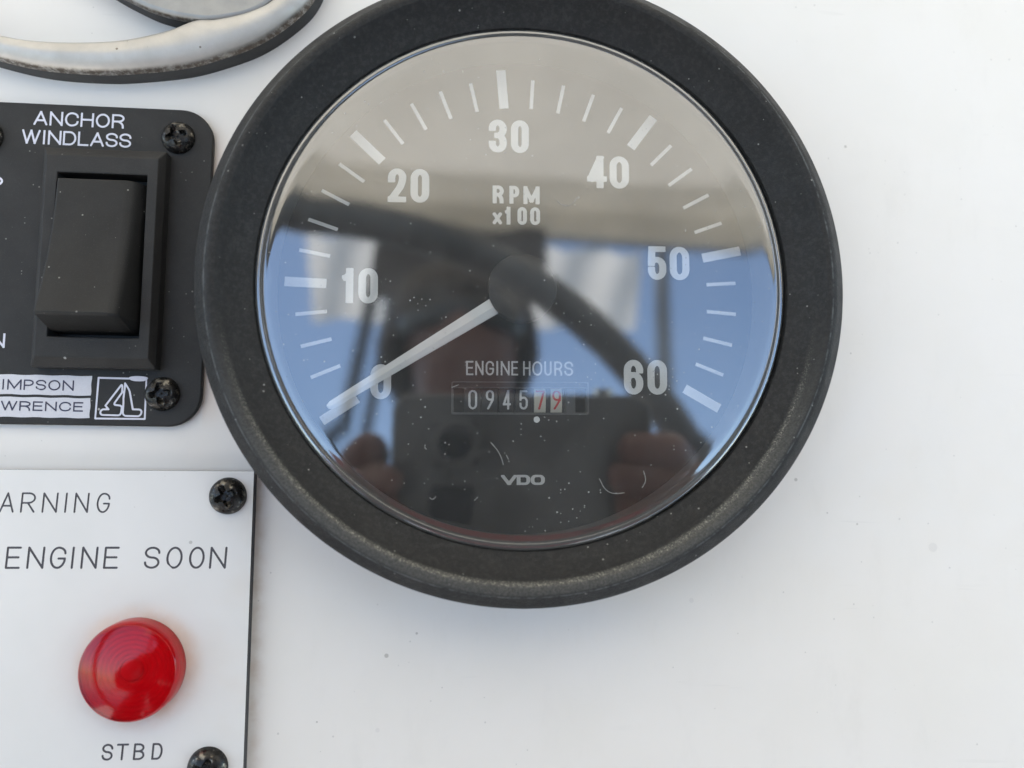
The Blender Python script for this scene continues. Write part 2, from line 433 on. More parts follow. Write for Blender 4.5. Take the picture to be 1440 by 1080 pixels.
def fillet(pts, closed, RX, RY):
    """-> list of (x, y, sharp) with rounded corners"""
    n = len(pts); out = []
    sharp = [(len(p) > 2) for p in pts]
    if not closed: sharp[0] = sharp[-1] = True
    for i, p in enumerate(pts):
        if sharp[i]: out.append((p[0], p[1], True)); continue
        a, b = pts[i - 1], pts[(i + 1) % n]
        q = []
        for o_, so in ((a, sharp[i - 1]), (b, sharp[(i + 1) % n])):
            dx, dy = o_[0] - p[0], o_[1] - p[1]; L = math.hypot(dx, dy) or 1e-6
            mx = L if so else L / 2
            lim = 1 / math.sqrt((dx / L / RX) ** 2 + (dy / L / RY) ** 2)
            d = min(mx * .999, lim); q.append((p[0] + dx / L * d, p[1] + dy / L * d))
        (x0, y0), (x3, y3) = q; k = .5523
        x1, y1 = x0 + (p[0] - x0) * k, y0 + (p[1] - y0) * k; x2, y2 = x3 + (p[0] - x3) * k, y3 + (p[1] - y3) * k
        for j in range(11):
            t = j / 10; u = 1 - t
            out.append((u**3 * x0 + 3 * u*u*t * x1 + 3 * u*t*t * x2 + t**3 * x3, u**3 * y0 + 3 * u*u*t * y1 + 3 * u*t*t * y2 + t**3 * y3, False))
    return out

def contours(f, xs, ys):
    """marching squares around f<0"""
    f = np.where(np.abs(f) < 1e-6, 1e-6, f); ins = f < 0; segs = {}
    H_, W_ = f.shape
    def pt(k):
        i, j, d = k
        if d == 0: a, b = f[j, i], f[j, i + 1]; t = a / (a - b); return (xs[i] + t * (xs[i + 1] - xs[i]), ys[j])
        a, b = f[j, i], f[j + 1, i]; t = a / (a - b); return (xs[i], ys[j] + t * (ys[j + 1] - ys[j]))
    c = ins[:-1, :-1].astype(int) + 2 * ins[:-1, 1:] + 4 * ins[1:, 1:] + 8 * ins[1:, :-1]
    T = {1: 'LB', 2: 'BR', 3: 'LR', 4: 'RT', 6: 'BT', 7: 'LT', 8: 'TL', 9: 'TB', 11: 'TR', 12: 'RL', 13: 'RB', 14: 'BL'}
    for j, i in zip(*np.nonzero((c > 0) & (c < 15))):
        i, j = int(i), int(j); e = {'B': (i, j, 0), 'T': (i, j + 1, 0), 'L': (i, j, 1), 'R': (i + 1, j, 1)}
        v = int(c[j, i])
        if v in T: segs[e[T[v][0]]] = e[T[v][1]]
        elif v == 5: segs[e['L']] = e['B'] if False else e['T']; segs[e['R']] = e['B']
        else: segs[e['B']] = e['L']; segs[e['T']] = e['R']
    loops = []
    while segs:
        k0 = next(iter(segs)); k = k0; lp = []
        while k in segs:
            lp.append(pt(k)); k = segs.pop(k)
        if len(lp) < 4: continue
        # drop points that lie on a straight run
        out = []
        m = len(lp)
        for q in range(m):
            p = out[-1] if out else lp[q - 1]; a = lp[q]; b = lp[(q + 1) % m]
            cr = abs((a[0] - p[0]) * (b[1] - p[1]) - (a[1] - p[1]) * (b[0] - p[0])); L = math.hypot(b[0] - p[0], b[1] - p[1])
            if L < 1e-9 or cr / L > .012: out.append(a)
        if len(out) >= 3: loops.append(out)
    return loops

def strokes(paths, pen, box=None, pen_y=None, cap='square', step=None):
    """paths: (points (x, y, sharp), closed); returns outline loops of the inked area"""
    hx = pen / 2; k = 1.0 if pen_y is None else pen / pen_y; hy = hx / k
    allp = [p for P, c in paths for p in P]
    x0, x1 = min(p[0] for p in allp) - hx - 1, max(p[0] for p in allp) + hx + 1
    y0, y1 = min(p[1] for p in allp) - hy - 1, max(p[1] for p in allp) + hy + 1
    st = step or max(.35, min(hx, hy) / 3.2)
    xs = np.arange(x0, x1 + st, st) + .0137; ys = np.arange(y0, y1 + st, st) + .0171
    X, Y = np.meshgrid(xs, ys * k); f = np.full(X.shape, 1e3)
    for P, closed in paths:
        n = len(P)
        for i in range(n if closed else n - 1):
            a, b = P[i], P[(i + 1) % n]
            ax, ay, bx, by = a[0], a[1] * k, b[0], b[1] * k; dx, dy = bx - ax, by - ay; L = math.hypot(dx, dy)
            if L < 1e-6: continue
            t = ((X - ax) * dx + (Y - ay) * dy) / L; nn = np.abs(((X - ax) * dy - (Y - ay) * dx) / L)
            d = np.hypot(nn, np.maximum(np.maximum(-t, t - L), 0)) - hx
            if cap == 'square':
                for end, over in ((a, -t), (b, t - L)):
                    if end[2]:
                        m_ = over > 0
                        d = np.where(m_, np.maximum(nn - hx, over - hx), d)
            f = np.minimum(f, d)
    if box:
        f = np.maximum(f, np.maximum(np.maximum(box[0] - X, X - box[2]), np.maximum(box[1] * k - Y, Y - box[3] * k)))
    return contours(f, xs, ys)

def glyph(ch, x, y, w_, h, pen, pen_y=None, style='round', cap='square', shear=0.0):
    hx = pen / 2; hy = (pen_y or pen) / 2
    cw, chh = w_ - pen, h - 2 * hy
    RX, RY = (cw / 2, chh / 2) if style == 'round' else (cw / 2, min(chh / 2, cw * (.62 if style == 'cond' else .5)))
    if style == 'square': RX = RY = chh * .42
    if style == 'round' and ch in 'SRPB': RY = chh / 3.2; RX = max(cw / 2, 1e-3)
    paths = []
    for pts, closed in G[ch]:
        pp = [tuple([p[0] * cw, p[1] * chh] + list(p[2:])) for p in pts]
        paths.append((fillet(pp, closed, max(RX, .01), max(RY, .01)), closed))
    if ch == 'I': paths = [([(cw / 2, 0, True), (cw / 2, chh, True)], False)]
    box = (-hx, -hy, cw + hx, chh + hy)
    lps = strokes(paths, pen, box, pen_y, cap)
    return [[(px + hx + x + (py + hy) * shear, py + hy + y) for px, py in lp] for lp in lps]

def text(spec, y, h, pen, **k):
    out = []
    for ch, x0, x1 in spec: out += glyph(ch, x0, y, x1 - x0, h, pen, **k)
    return out

def spaced(word, x0, x1, gap=.22, wide=None):
    wd = dict(I=.35, W=1.45, M=1.3, L=.85, E=.9, S=.95, P=.92, A=1.1, O=1.12, C=1.08, N=1.05, H=1.05, D=1.05)
    wd[' '] = .5
    ws = [wd.get(c, 1.0) for c in word]; tot = sum(ws) + gap * (len(word) - 1); q = (x1 - x0) / tot; x = x0; out = []
    for c, a in zip(word, ws):
        if c != ' ': out.append((c, x, x + a * q))
        x += (a + gap) * q
    return out

# ================================================================== the setting
# dashboard: a console wedge whose leaning face carries everything
def dashboard():
    X = .62
    top = .16; bot = -1.32      # along the leaning face, metres (dash frame y)
    prof = [(top, 0), (top, -.045), (.10, -.36), (-1.05, -.36), (bot * .98, 0)]
    # in world: face from y=top to the deck
    def wpt(x, yl, zl): return PANEL @ Vector((x, yl, zl))
    f_top = wpt(0, .155, 0); f_bot = wpt(0, -.21, 0)
    P = [(f_bot.y, f_bot.z), (f_top.y, f_top.z), (f_top.y + .32, f_top.z + .02), (f_top.y + .32, -1.15), (f_bot.y + .05, -1.15)]
    V = [(-X, a, b) for a, b in P] + [(X, a, b) for a, b in P]; n = len(P)
    F = [tuple(range(n)), tuple(range(2 * n - 1, n - 1, -1))] + [(i, (i + 1) % n, (i + 1) % n + n, i + n) for i in range(n)]
    me = mesh(V, F)
    o = put('dashboard', me, M['gel'], scale=1)
    me.transform(PANEL.inverted()); o.matrix_world = PANEL          # object axes follow the leaning face
    tag(o, kind='structure')
    b = bevel(o, 60, 4); o.data.polygons.foreach_set('use_smooth', [False] * len(me.polygons))
dashboard()

dk = put('deck', mesh([(-2.2, -3.2, -1.15), (2.2, -3.2, -1.15), (2.2, 1.2, -1.15), (-2.2, 1.2, -1.15), (-2.2, -3.2, -1.45), (2.2, -3.2, -1.45), (2.2, 1.2, -1.45), (-2.2, 1.2, -1.45)],
    [(0, 1, 2, 3), (7, 6, 5, 4), (0, 4, 5, 1), (1, 5, 6, 2), (2, 6, 7, 3), (3, 7, 4, 0)]), M['deck'], scale=1); tag(dk, kind='structure')
wn = NT('sea_water'); wn.set(base=(.012, .04, .06), rough=.12); wn.bump(wn.noise(.00004, 4, .6), 800, .6); M['sea'] = wn.m
sea = put('sea', mesh([(-6000, -6000, -2.1), (6000, -6000, -2.1), (6000, 6000, -2.1), (-6000, 6000, -2.1)], [(0, 1, 2, 3)]), M['sea'], scale=1); tag(sea, kind='structure')

# ================================================================== tachometer
tach = empty('tachometer')
tag(tach, 'large round black tachometer with domed glass, dial numbered 0 to 60 and engine hours counter', 'tachometer')
ZG = 110.0
prof = [(352, 60), (351.0, 105), (352.6, 108.5), (357, 111.2), (366, 117), (376, 127), (384, 138), (387.5, 143.5), (390, 146.5), (394, 148), (399, 147.6),
        (403, 145.5), (407, 141), (417, 129.5), (421, 125), (422, 121), (422, 112), (418, 60), (414, 14), (416, 6), (417, 0)]
bz = bme = lathe(prof, 360); bme.transform(Matrix.Translation((3.2, 0, 0)) @ Matrix.Diagonal((1.011, 1, 1, 1)))
put('bezel', bme, M['bezel'], tach, 28)
# glass: moulded lens with a stepped rim
g_prof = [(350.8, 101), (350.5, 107.5), (348.5, 110.2), (347, 110.9), (344.5, 111.2), (342.3, 110.7), (340.3, 110.1), (338.3, 110.0), (335.5, 110.45), (330.5, 110.6), (325, 110.5), (300, 110.5), (200, 111.2), (100, 111.6), (0.0, 111.8)]
gme = lathe(g_prof, 300); gme.transform(Matrix.Translation((2.0, 0, 0)) @ Matrix.Diagonal((1.006, 1, 1, 1)))
put('glass', gme, M['glass'], tach, True)
# inside wall of the case and the pale seat under the lens rim
put('case_wall', lathe([(352.0, 103.5), (344.2, 104.2), (343.4, 104.6), (342.6, 103.6), (340.5, 92), (338.5, 60), (338, 36.5)], 200), M['case'], tach, 40)
WX0, WX1, WY0, WY1 = -93.5, 94.5, -169, -134.5
dial = put('dial', flat([[(347 * math.cos(2 * math.pi * i / 240), 347 * math.sin(2 * math.pi * i / 240)) for i in range(240)],
                         rrect(WX0, WY0, WX1, WY1, 2, 3)], 36), M['dial'], tach)
A0, DA = -4.84, 41.5
for n_ in [1.4, 4, 6, 8] + list(range(10, 61, 2)):
    major = n_ in (1.4, 10, 20, 30, 40, 50, 60)
    ro = 328.8 if major else 314.5; hw = 6.7 if major else 2.5; ri = 271.3
    a = math.radians(A0 + DA * (n_ - 30) / 10); d = (math.sin(a), math.cos(a)); e = (math.cos(a), -math.sin(a))
    q = [(d[0] * r + e[0] * s * hw, d[1] * r + e[1] * s * hw) for r, s in ((ri, -1), (ri, 1), (ro, 1), (ro, -1))]
    put('tick', flat([q], 36.35), M['dial_print'], dial)
num = dict(pen=10.4, pen_y=8.2, style='cond')
def numeral(word, boxes, y, h):
    lps = []
    for ch, (a, b) in zip(word, boxes): lps += glyph(ch, a, y, b - a, h, **num)
    put('numeral', flat(lps, 36.35), M['dial_print'], dial)
numeral('0', [(-208.5, -180)], -151, 48.5)
numeral('10', [(-250, -234), (-227, -200)], -17, 50)
numeral('20', [(-188, -162), (-156, -129.5)], 128.5, 49)
numeral('30', [(-45, -19), (-13, 13)], 205, 48.5)
numeral('40', [(97.5, 126.5), (130.5, 159)], 156, 48)
numeral('50', [(185, 212), (217, 246)], 22.8, 49)
numeral('60', [(148, 176), (182, 210.5)], -143, 49.5)
lt = []
for ch, a, b in (('R', -39.2, -23.2), ('P', -15.2, -1.0), ('M', 5.0, 28.4)): lt += glyph(ch, a, 130, b - a, 26.3, 5.9, pen_y=5, style='cond')
for ch, a, b in (('1', -21.8, -13.6), ('0', -3.6, 10), ('0', 14.6, 29)): lt += glyph(ch, a, 99.5, b - a, 26, 5.6, pen_y=4.8, style='cond')
lt += glyph('x', -39.2, 99.5, 13.5, 17.5, 5)
put('lettering', flat(lt, 36.35), M['dial_print'], dial)
lt = []
for ch, (a, b) in zip('ENGINEHOURS', ((-76, -65.8), (-63.2, -51.6), (-48.6, -36.8), (-33.6, -30.9), (-27.4, -14.8), (-12.4, -3), (4.2, 14.7), (17.4, 31.4), (34.3, 44.6), (48.4, 59.8), (62.7, 75.2))):
    lt += glyph(ch, a, -116.9, b - a, 20.2, 2.4 if ch != 'I' else min(2.6, b - a), style='cond')
put('lettering', flat(lt, 36.35), M['dial_grey'], dial)
lt = []
for ch, a, b in (('V', -27, -4.5), ('D', -5, 14), ('O', 14.5, 34.5)): lt += glyph(ch, a, -270, b - a, 14, 5.4, pen_y=3.3, style='square')
put('lettering', flat(lt, 36.35), M['dial_grey'], dial)
put('index_dot', flat([[(23.3 + 4.4 * math.cos(t * .3142), -178.9 + 4.4 * math.sin(t * .3142)) for t in range(20)]], 36.35), M['dial_print'], dial)
# counter window: sunken box, drums, thin clear frame
cw_ = put('counter_window', solid([rrect(WX0 - 1, WY0 - 1, WX1 + 1, WY1 + 1, 2, 3), rrect(WX0, WY0, WX1, WY1, 2, 3)], 20, 37.2), M['window'], tach)
put('window_rim', solid([rrect(WX0 - 3, WY0 - 3, WX1 + 3, WY1 + 9, 3, 3), rrect(WX0 - 1.2, WY0 - 1.2, WX1 + 1.2, WY1 + 7.4, 2, 3)], 36.2, 36.9), M['window'], cw_)
put('window_floor', flat([[(-96, -172), (97, -172), (97, -131), (-96, -131)]], 6), M['hole'], cw_)
YC, ZC, RD = -151.0, -14.0, 40.0
def drum(x0, x1, mat):
    n = 40; V, F = [], []
    for x in (x0, x1):
        for i in range(n):
            a = 2 * math.pi * i / n; V.append((x, YC + RD * math.cos(a), ZC + RD * math.sin(a)))
    F = [(i, (i + 1) % n, (i + 1) % n + n, i + n) for i in range(n)] + [tuple(range(n)), tuple(range(2 * n - 1, n - 1, -1))]
    return put('digit_drum', mesh(V, F), mat, cw_, 40)
def wrap(loops, off=.5):
    V, F = tess(loops, 0); out = []
    bm = bmesh.new(); bv = [bm.verts.new(v) for v in V]; [bm.faces.new([bv[i] for i in f]) for f in F]
    for k in range(20): bmesh.ops.bisect_plane(bm, geom=bm.verts[:] + bm.edges[:] + bm.faces[:], plane_co=(0, -170 + 2 * k, 0), plane_no=(0, 1, 0))
    bm.verts.index_update(); V = [v.co[:] for v in bm.verts]; F = [[v.index for v in f.verts] for f in bm.faces]; bm.free()
    for x, y, _ in V:
        a = (y - YC) / (RD + off); out.append((x, YC + (RD + off) * math.sin(a), ZC + (RD + off) * math.cos(a)))
    me = bpy.data.meshes.new('m'); me.from_pydata(out, [], F); me.update(); return me
def sub(lo, hi, x0, x1):          # strip split in y so that it can bend
    ys = [lo + (hi - lo) * i / 8 for i in range(9)]
    return [[(x0, ys[i]), (x1, ys[i]), (x1, ys[i + 1]), (x0, ys[i + 1])] for i in range(8)]
xs_ = [(-73.5, -59.5), (-48.8, -35.6), (-24.8, -11.8), (-1.2, 12.3), (22, 36.8), (45.6, 60)]
for i, ((a, b), ch) in enumerate(zip(xs_, '094579')):
    dr = drum(a - 4.6, b + 4.6, M['drum'])
    if i >= 4:
        V, F = [], []
        ys = [-171 + 40 * j / 12 for j in range(13)]
        for y in ys:
            for x in (a - 1.2, b + .6):
                aa = (y - YC) / (RD + .25); V.append((x, YC + (RD + .25) * math.sin(aa), ZC + (RD + .25) * math.cos(aa)))
        F = [(2 * j, 2 * j + 1, 2 * j + 3, 2 * j + 2) for j in range(12)]
        put('cream_band', mesh(V, F), M['cream'], dr)
    lps = glyph(ch, a + 1, -164.5, b - a - 1.6, 28, 3.0, style='cond')
    put('digit', wrap(lps, .55), M['red_ink'] if i >= 4 else M['dial_print'], dr)
put('carry_pin', solid([[(37.4, -156), (42, -156), (42, -146), (37.4, -146)]], 10, 25), M['cream'], cw_)
put('spacer', solid([[(66, -170), (80, -170), (80, -132), (66, -132)]], 8, 24), M['window'], cw_)
# pointer
ptr = empty('pointer'); ptr.matrix_world = Matrix(); ptr.parent = tach
pa = math.atan2(-165.0, -262.0); c0, s0 = math.cos(pa), math.sin(pa)
def pr(r, t, z): return (r * c0 - t * s0, r * s0 + t * c0, z)
tipr, hubr = 308.5, 40
V = [pr(hubr, -11.6, 66), pr(hubr, 11.6, 66), pr(tipr - 6, 5.6, 68), pr(tipr, 3, 68), pr(tipr, -3, 68), pr(tipr - 6, -5.6, 68),
     pr(hubr, -11.6, 70), pr(hubr, 11.6, 70), pr(tipr - 6, 5.6, 70), pr(tipr, 3, 70), pr(tipr, -3, 70), pr(tipr - 6, -5.6, 70),
     pr(hubr, 1.5, 74), pr(tipr - 4, .6, 72)]
F = [(0, 1, 7, 6), (1, 2, 8, 7), (2, 3, 9, 8), (3, 4, 10, 9), (4, 5, 11, 10), (5, 0, 6, 11), (0, 5, 4, 3, 2, 1),
     (6, 7, 12), (7, 8, 13, 12), (8, 9, 13), (9, 10, 13), (10, 11, 13), (11, 6, 12, 13)]
put('needle', mesh(V, F), M['pointer'], ptr)
put('hub_cap', lathe([(47, 58), (47.5, 74), (46.5, 77), (43, 78.5), (30, 79.2), (14, 79.5), (0, 79.5)], 96), M['hub'], ptr, 40)
put('shaft', lathe([(9, 30), (9, 60), (0, 60)], 24), M['hub'], ptr, 40)
# lint on the glass
def fibre(pts, r=.33, z=ZG + 2.2):
    V, F = [], []; k = 5
    P = [Vector((x, y, z)) for x, y in pts]
    for _ in range(3):        # corner cutting
        Q = [P[0]]
        for a_, b_ in zip(P, P[1:]): Q += [a_.lerp(b_, .25), a_.lerp(b_, .75)]
        P = Q + [P[-1]]
    Q = P
    for i, p in enumerate(Q):
        t = (Q[min(i + 1, len(Q) - 1)] - Q[max(i - 1, 0)]).normalized(); nrm = Vector((-t.y, t.x, 0))
        for j in range(k):
            a = 2 * math.pi * j / k; V.append(p + nrm * r * math.cos(a) + Vector((0, 0, 1)) * r * math.sin(a))
    for i in range(len(Q) - 1):
        for j in range(k): F.append((i * k + j, i * k + (j + 1) % k, (i + 1) * k + (j + 1) % k, (i + 1) * k + j))
    return mesh(V, F)
lint = simple('lint', (.34, .34, .33), .8)
def px2(u, v, z=ZG + 2):      # measured spot on the glass, drawing units
    d = R3 @ Vector(((u - 720) / 1100, (540 - v) / 1100, -1)); t = (z - CAM.z) / d.z; p = CAM + d * t; return (p.x, p.y)
for P in ([(690, 622), (699, 632), (705, 643), (708, 654)], [(600, 632), (597, 630), (598, 625)], [(604, 700), (609, 703), (613, 698)],
          [(843, 673), (850, 688), (862, 695), (878, 693)], [(905, 662), (909, 676), (903, 686)], [(635, 545), (645, 541)],
          [(783, 282), (792, 290), (805, 288), (812, 277)], [(667, 704), (672, 699)], [(712, 640), (715, 646)]):
    put('lint_fibre', fibre([px2(*q) for q in P]), lint, tach, True)

# ================================================================== screws
def screw_mesh(R_=24, H_=15, ang=0.0, seed=0):
    rnd = random.Random(seed)
    nr, na = 22, 64; V = [(0, 0, H_ - 9)]; F = []
    for i in range(1, nr + 1):
        r = R_ * (i / nr)
        for j in range(na):
            a = 2 * math.pi * j / na; x, y = r * math.cos(a), r * math.sin(a)
            z = H_ * math.sqrt(max(0, 1 - (r / R_) ** 2.6)) if i < nr else -1
            ca, sa = math.cos(ang), math.sin(ang); u, v = x * ca + y * sa, -x * sa + y * ca
            arm = min(abs(u), abs(v)); wdt = 5.0 - .1 * r + .7 * math.sin(5 * a + seed) + rnd.uniform(-.3, .3)
            if r < 17 and arm < wdt or r < 6.5:
                z = min(z, H_ - 10 + max(0, r - 8) * .9)
            z += rnd.uniform(-.15, .15) if i < nr else 0
            V.append((x, y, z))
    F += [(0, 1 + j, 1 + (j + 1) % na) for j in range(na)]
    for i in range(nr - 1):
        for j in range(na):
            a, b = 1 + i * na + j, 1 + i * na + (j + 1) % na; F.append((a, b, b + na, a + na))
    return mesh(V, F)

# ================================================================== anchor windlass switch panel
sp = empty('switch_panel', (-438.5, 264.8, 0), math.radians(-.85))
tag(sp, 'black anchor windlass panel with rocker switch left of the tachometer', 'switch panel')
pl = put('panel_plate', ngon_solid(rrect(-560, -454.5, 0, 0, 46, 12), 0, 10), M['panel'], sp, 30); bevel(pl, 2.2, 3)
ZP = 10.3
white = [text(spaced('ANCHOR', -248.5, -124.5, .16), -31.9, 20.6, 2.7),
         text(spaced('WINDLASS', -263, -113.6, .13), -59.6, 20.6, 2.7),
         text([('U', -320, -303.5), ('P', -299.5, -284.2)], -129, 20.3, 2.9),
         text([('D', -352, -335), ('O', -332, -313), ('W', -311, -288), ('N', -285, -267)], -349.8, 20.3, 2.9)]
for wd in white: put('lettering', flat(wd, ZP), M['print'], sp)
def wob(loops, a=.35):
    return [[(x + a * math.sin(y * .31 + x * .11), y + a * math.sin(x * .17 + 1.3)) for x, y in lp] for lp in loops]
def dense(P, n=24):
    out = []
    for i in range(len(P)):
        a, b = P[i], P[(i + 1) % len(P)]
        for j in range(n): out.append((a[0] + (b[0] - a[0]) * j / n, a[1] + (b[1] - a[1]) * j / n))
    return out
def textbox(y0, y1, word, tx1, tx0, ty, th):
    bx = wob([dense([(-330, y0), (-148.8, y0), (-148.8, y1), (-330, y1)])], .4)
    t_ = text(spaced(word, tx0, tx1, .2), ty, th, 1.9)
    put('name_box', flat(bx, ZP), M['box_print'], sp)
    put('lettering', flat(t_, ZP + .25), M['ink'], sp)
textbox(-413.5, -386.3, 'SIMPSON', -172, -284.5, -407.2, 14.4)
textbox(-444.6, -417.1, 'LAWRENCE', -158, -301.5, -435.8, 13.2)
def line_path(P, closed, R_=0):
    pp = fillet([tuple(p) for p in P], closed, R_ or .01, R_ or .01) if R_ else [(p[0], p[1], True) for p in P]
    return (pp, closed)
logo = strokes([line_path([(-140, -388.5), (-141, -445), (-74.6, -444.6), (-75.6, -389)], True),
                line_path([(-107.6, -396), (-128.2, -426.5, 's'), (-124.0, -431.6, 's'), (-134.6, -431.8), (-135.4, -439.4), (-107.6, -440.4), (-105.8, -427.0), (-118.4, -425.5), (-107.2, -408.5, 's')], True, 4),
                line_path([(-103.6, -395.5, 's'), (-97.6, -405), (-91.9, -431.0, 's'), (-79.8, -431.4), (-80.4, -440.6), (-104.4, -440.6), (-105.0, -420)], True, 4)], 2.5, None, None, 'round', .6)
logo = wob(logo, .3)
put('logo', flat(logo, ZP), M['print'], sp)
# paint blob on the top line of the emblem
bl = [(-86 + 12.5 * math.cos(t) * (1 + .08 * math.sin(3 * t)), -388.6 + 4.0 * math.sin(t) * (1 + .1 * math.cos(2 * t))) for t in [i * math.pi / 20 for i in range(40)]]
put('paint_blob', ngon_solid(bl, 10, 11.6), M['print'], sp)
put('upper_screw', screw_mesh(23.5, 15, .35, 1), M['screw'], sp, 50).location = Vector((-48.6, -42.4, 9.5)) * U
put('lower_screw', screw_mesh(24, 15, .15, 2), M['screw'], sp, 50).location = Vector((-52.5, -409.2, 9.5)) * U
put('upper_screw', screw_mesh(24, 15, .6, 3), M['screw'], sp, 50).location = Vector((-311, -52.0, 9.5)) * U
put('lower_screw', screw_mesh(24, 15, .6, 3), M['screw'], sp, 50).location = Vector((-360, -409.0, 9.5)) * U
# rocker switch
OX0, OX1, OY0, OY1 = -197, -77, -336, -108.5        # opening
FX0, FX1, FY0, FY1 = -212.5, -63.5, -363.5, -84.0   # flat front
BX0, BX1, BY0, BY1 = -222.5, -57.5, -376.5, -69.5   # foot
def ringm(rects):
    V, F = [], []
    for (x0, y0, x1, y1, z) in rects: V += [(x0, y0, z), (x1, y0, z), (x1, y1, z), (x0, y1, z)]
    for k in range(len(rects) - 1):
        for j in range(4):
            a, b = k * 4 + j, k * 4 + (j + 1) % 4; F.append((a, b, b + 4, a + 4))
    return mesh(V, F)
rs = put('rocker_switch', ringm([(BX0, BY0, BX1, BY1, 10), (BX0, BY0, BX1, BY1, 27), (FX0, FY0, FX1, FY1, 40), (OX0, OY0, OX1, OY1, 40.2), (OX0, OY0, OX1, OY1, -18)]), M['frame'], sp)
bevel(rs, 1.4, 2, 20)
put('well', flat([[(OX0, OY0), (OX1, OY0), (OX1, OY1), (OX0, OY1)]], -16), M['hole'], rs)
# rocker: profile along the height, pressed in at the top and proud at the bottom
rk = [(-118, 43.5, .0), (-124, 44.6, 0), (-150, 46.5, 0), (-190, 51, 0), (-230, 59, 0), (-270, 70, 0), (-300, 80.5, 0), (-309, 84, 0), (-312.5, 81, 0), (-328, 34, 0), (-330, -10, 0)]
V, F = [], []
RX0, RX1 = -195.0, -91.0
for y, z, _ in rk:
    xr = RX1
    V += [(RX0, y, -14), (RX0, y, z - 2), (RX0 + 2.5, y, z), (xr - 14, y, z), (xr - 8, y, z - 1.2), (xr - 3, y, z - 4.5), (xr + 1, y, z - 10), (OX1 - 4, y, min(z - 14, 22)), (OX1 - 2.5, y, -14)]
n = 9
for i in range(len(rk) - 1):
    for j in range(n - 1): F.append((i * n + j, i * n + j + 1, (i + 1) * n + j + 1, (i + 1) * n + j))
F += [tuple(range(n)), tuple(range(len(V) - 1, len(V) - n - 1, -1))]
rck = put('rocker', mesh(V, F), M['rocker'], rs, 30); bevel(rck, 2.6, 3, 30)

# ================================================================== engraved warning plate
wp = empty('warning_panel', (-367.7, -250.8, 0), math.radians(-.6))
tag(wp, 'white engraved warning plate with red lamp below the switch panel', 'warning plate')
K = dict(cap='round', shear=.05)
eng_w, eng_e, eng_s, eng_d = [], [], [], []
for ch, a, b in (('W', -367, -340), ('A', -333, -314), ('r', -305.9, -287), ('N', -278, -258), ('I', -249.4, -245.4), ('N', -236.4, -217.5), ('G', -207.2, -189.8)):
    eng_w += glyph(ch, a - .6, -57.6, b - a, 27.2, 2.4, **K)
for ch, a, b in (('E', -321.2, -302), ('N', -293.8, -271.6), ('G', -264.5, -243.6), ('I', -236.9, -232.9), ('N', -224, -202.5), ('E', -194.4, -175), ('S', -141.4, -120.9), ('O', -112.4, -91), ('O', -82.4, -61.8), ('N', -55, -32.4)):
    (eng_e if a < -150 else eng_s).extend(glyph(ch, a - .4, -132.2, b - a, 29.6, 2.9, **K))
for ch, a, b in (('S', -184, -169.8), ('T', -165.6, -150), ('B', -143.5, -129), ('D', -119.8, -105.8)):
    eng_d += glyph(ch, a - .4, -382.4, b - a, 21.6, 2.7, **K)
eng = eng_w + eng_e + eng_s + eng_d
PX0, PY0 = -700, -445
rect = [(PX0, PY0), (0, PY0), (0, 0), (PX0, 0)]
put('plate_face', flat([rect] + eng, 20), M['plate'], wp)
put('plate_skin_edge', solid([rect, [(PX0 + .2, PY0 + .2), (-.2, PY0 + .2), (-.2, -.2), (PX0 + .2, -.2)]], 18.95, 19.98), M['plate'], wp)
rim_ = [(PX0 + .25, PY0 + .25), (-.25, PY0 + .25), (-.25, -.25), (PX0 + .25, -.25)]
put('plate_core', ngon_solid(rim_, 0, 18.9), M['core'], wp)
# groove walls and floor, one word at a time
for word in (eng_w, eng_e, eng_s, eng_d):
    V, F = [], []
    for lp in word:
        i = len(V); k = len(lp)
        V += [(x, y, 20) for x, y in lp] + [(x, y, 18.95) for x, y in lp]
        F += [(i + j, i + (j + 1) % k, i + (j + 1) % k + k, i + j + k) for j in range(k)]
    i = len(V); v2, f2 = tess(word, 19.1); V += v2; F += [tuple(a + i for a in f) for f in f2]
    me = bpy.data.meshes.new('m'); me.from_pydata(V, [], F); me.update()
    put('engraved_word', me, M['engrave'], wp)
put('upper_screw', screw_mesh(25.5, 17, .45, 4), M['screw'], wp, 50).location = Vector((-33.4, -33.6, 19.5)) * U
put('lower_screw', screw_mesh(27, 17, 1.2, 5), M['screw'], wp, 50).location = Vector((-46, -393, 19.5)) * U
lamp = empty('indicator_lamp'); lamp.matrix_world = Matrix(); lamp.parent = wp
tag(lamp, 'round red translucent starboard lamp')
LX, LY = -145.0, -261.5
lp_ = [(65, 20), (64.8, 40), (63.8, 45.5), (61.5, 49)]
for r in range(59, 0, -3):
    zz = 49 + 9.5 * (1 - (r / 62) ** 2.3); lp_ += [(r + 1.5, zz - .1), (r, zz - .42)]
lp_ += [(0, 58.5)]
o = put('lens', lathe(lp_, 128, LX, LY), M['lens'], lamp, 60)
put('reflector', lathe([(63, 20.5), (62, 26)] + [(r, 26 - (62 - r) * .06 + (1.6 if i % 2 else 0)) for i, r in enumerate(range(60, 14, -3))] + [(14, 22), (13, 28), (9, 31), (0, 32)], 96, LX, LY), M['reflector'], lamp, 50)

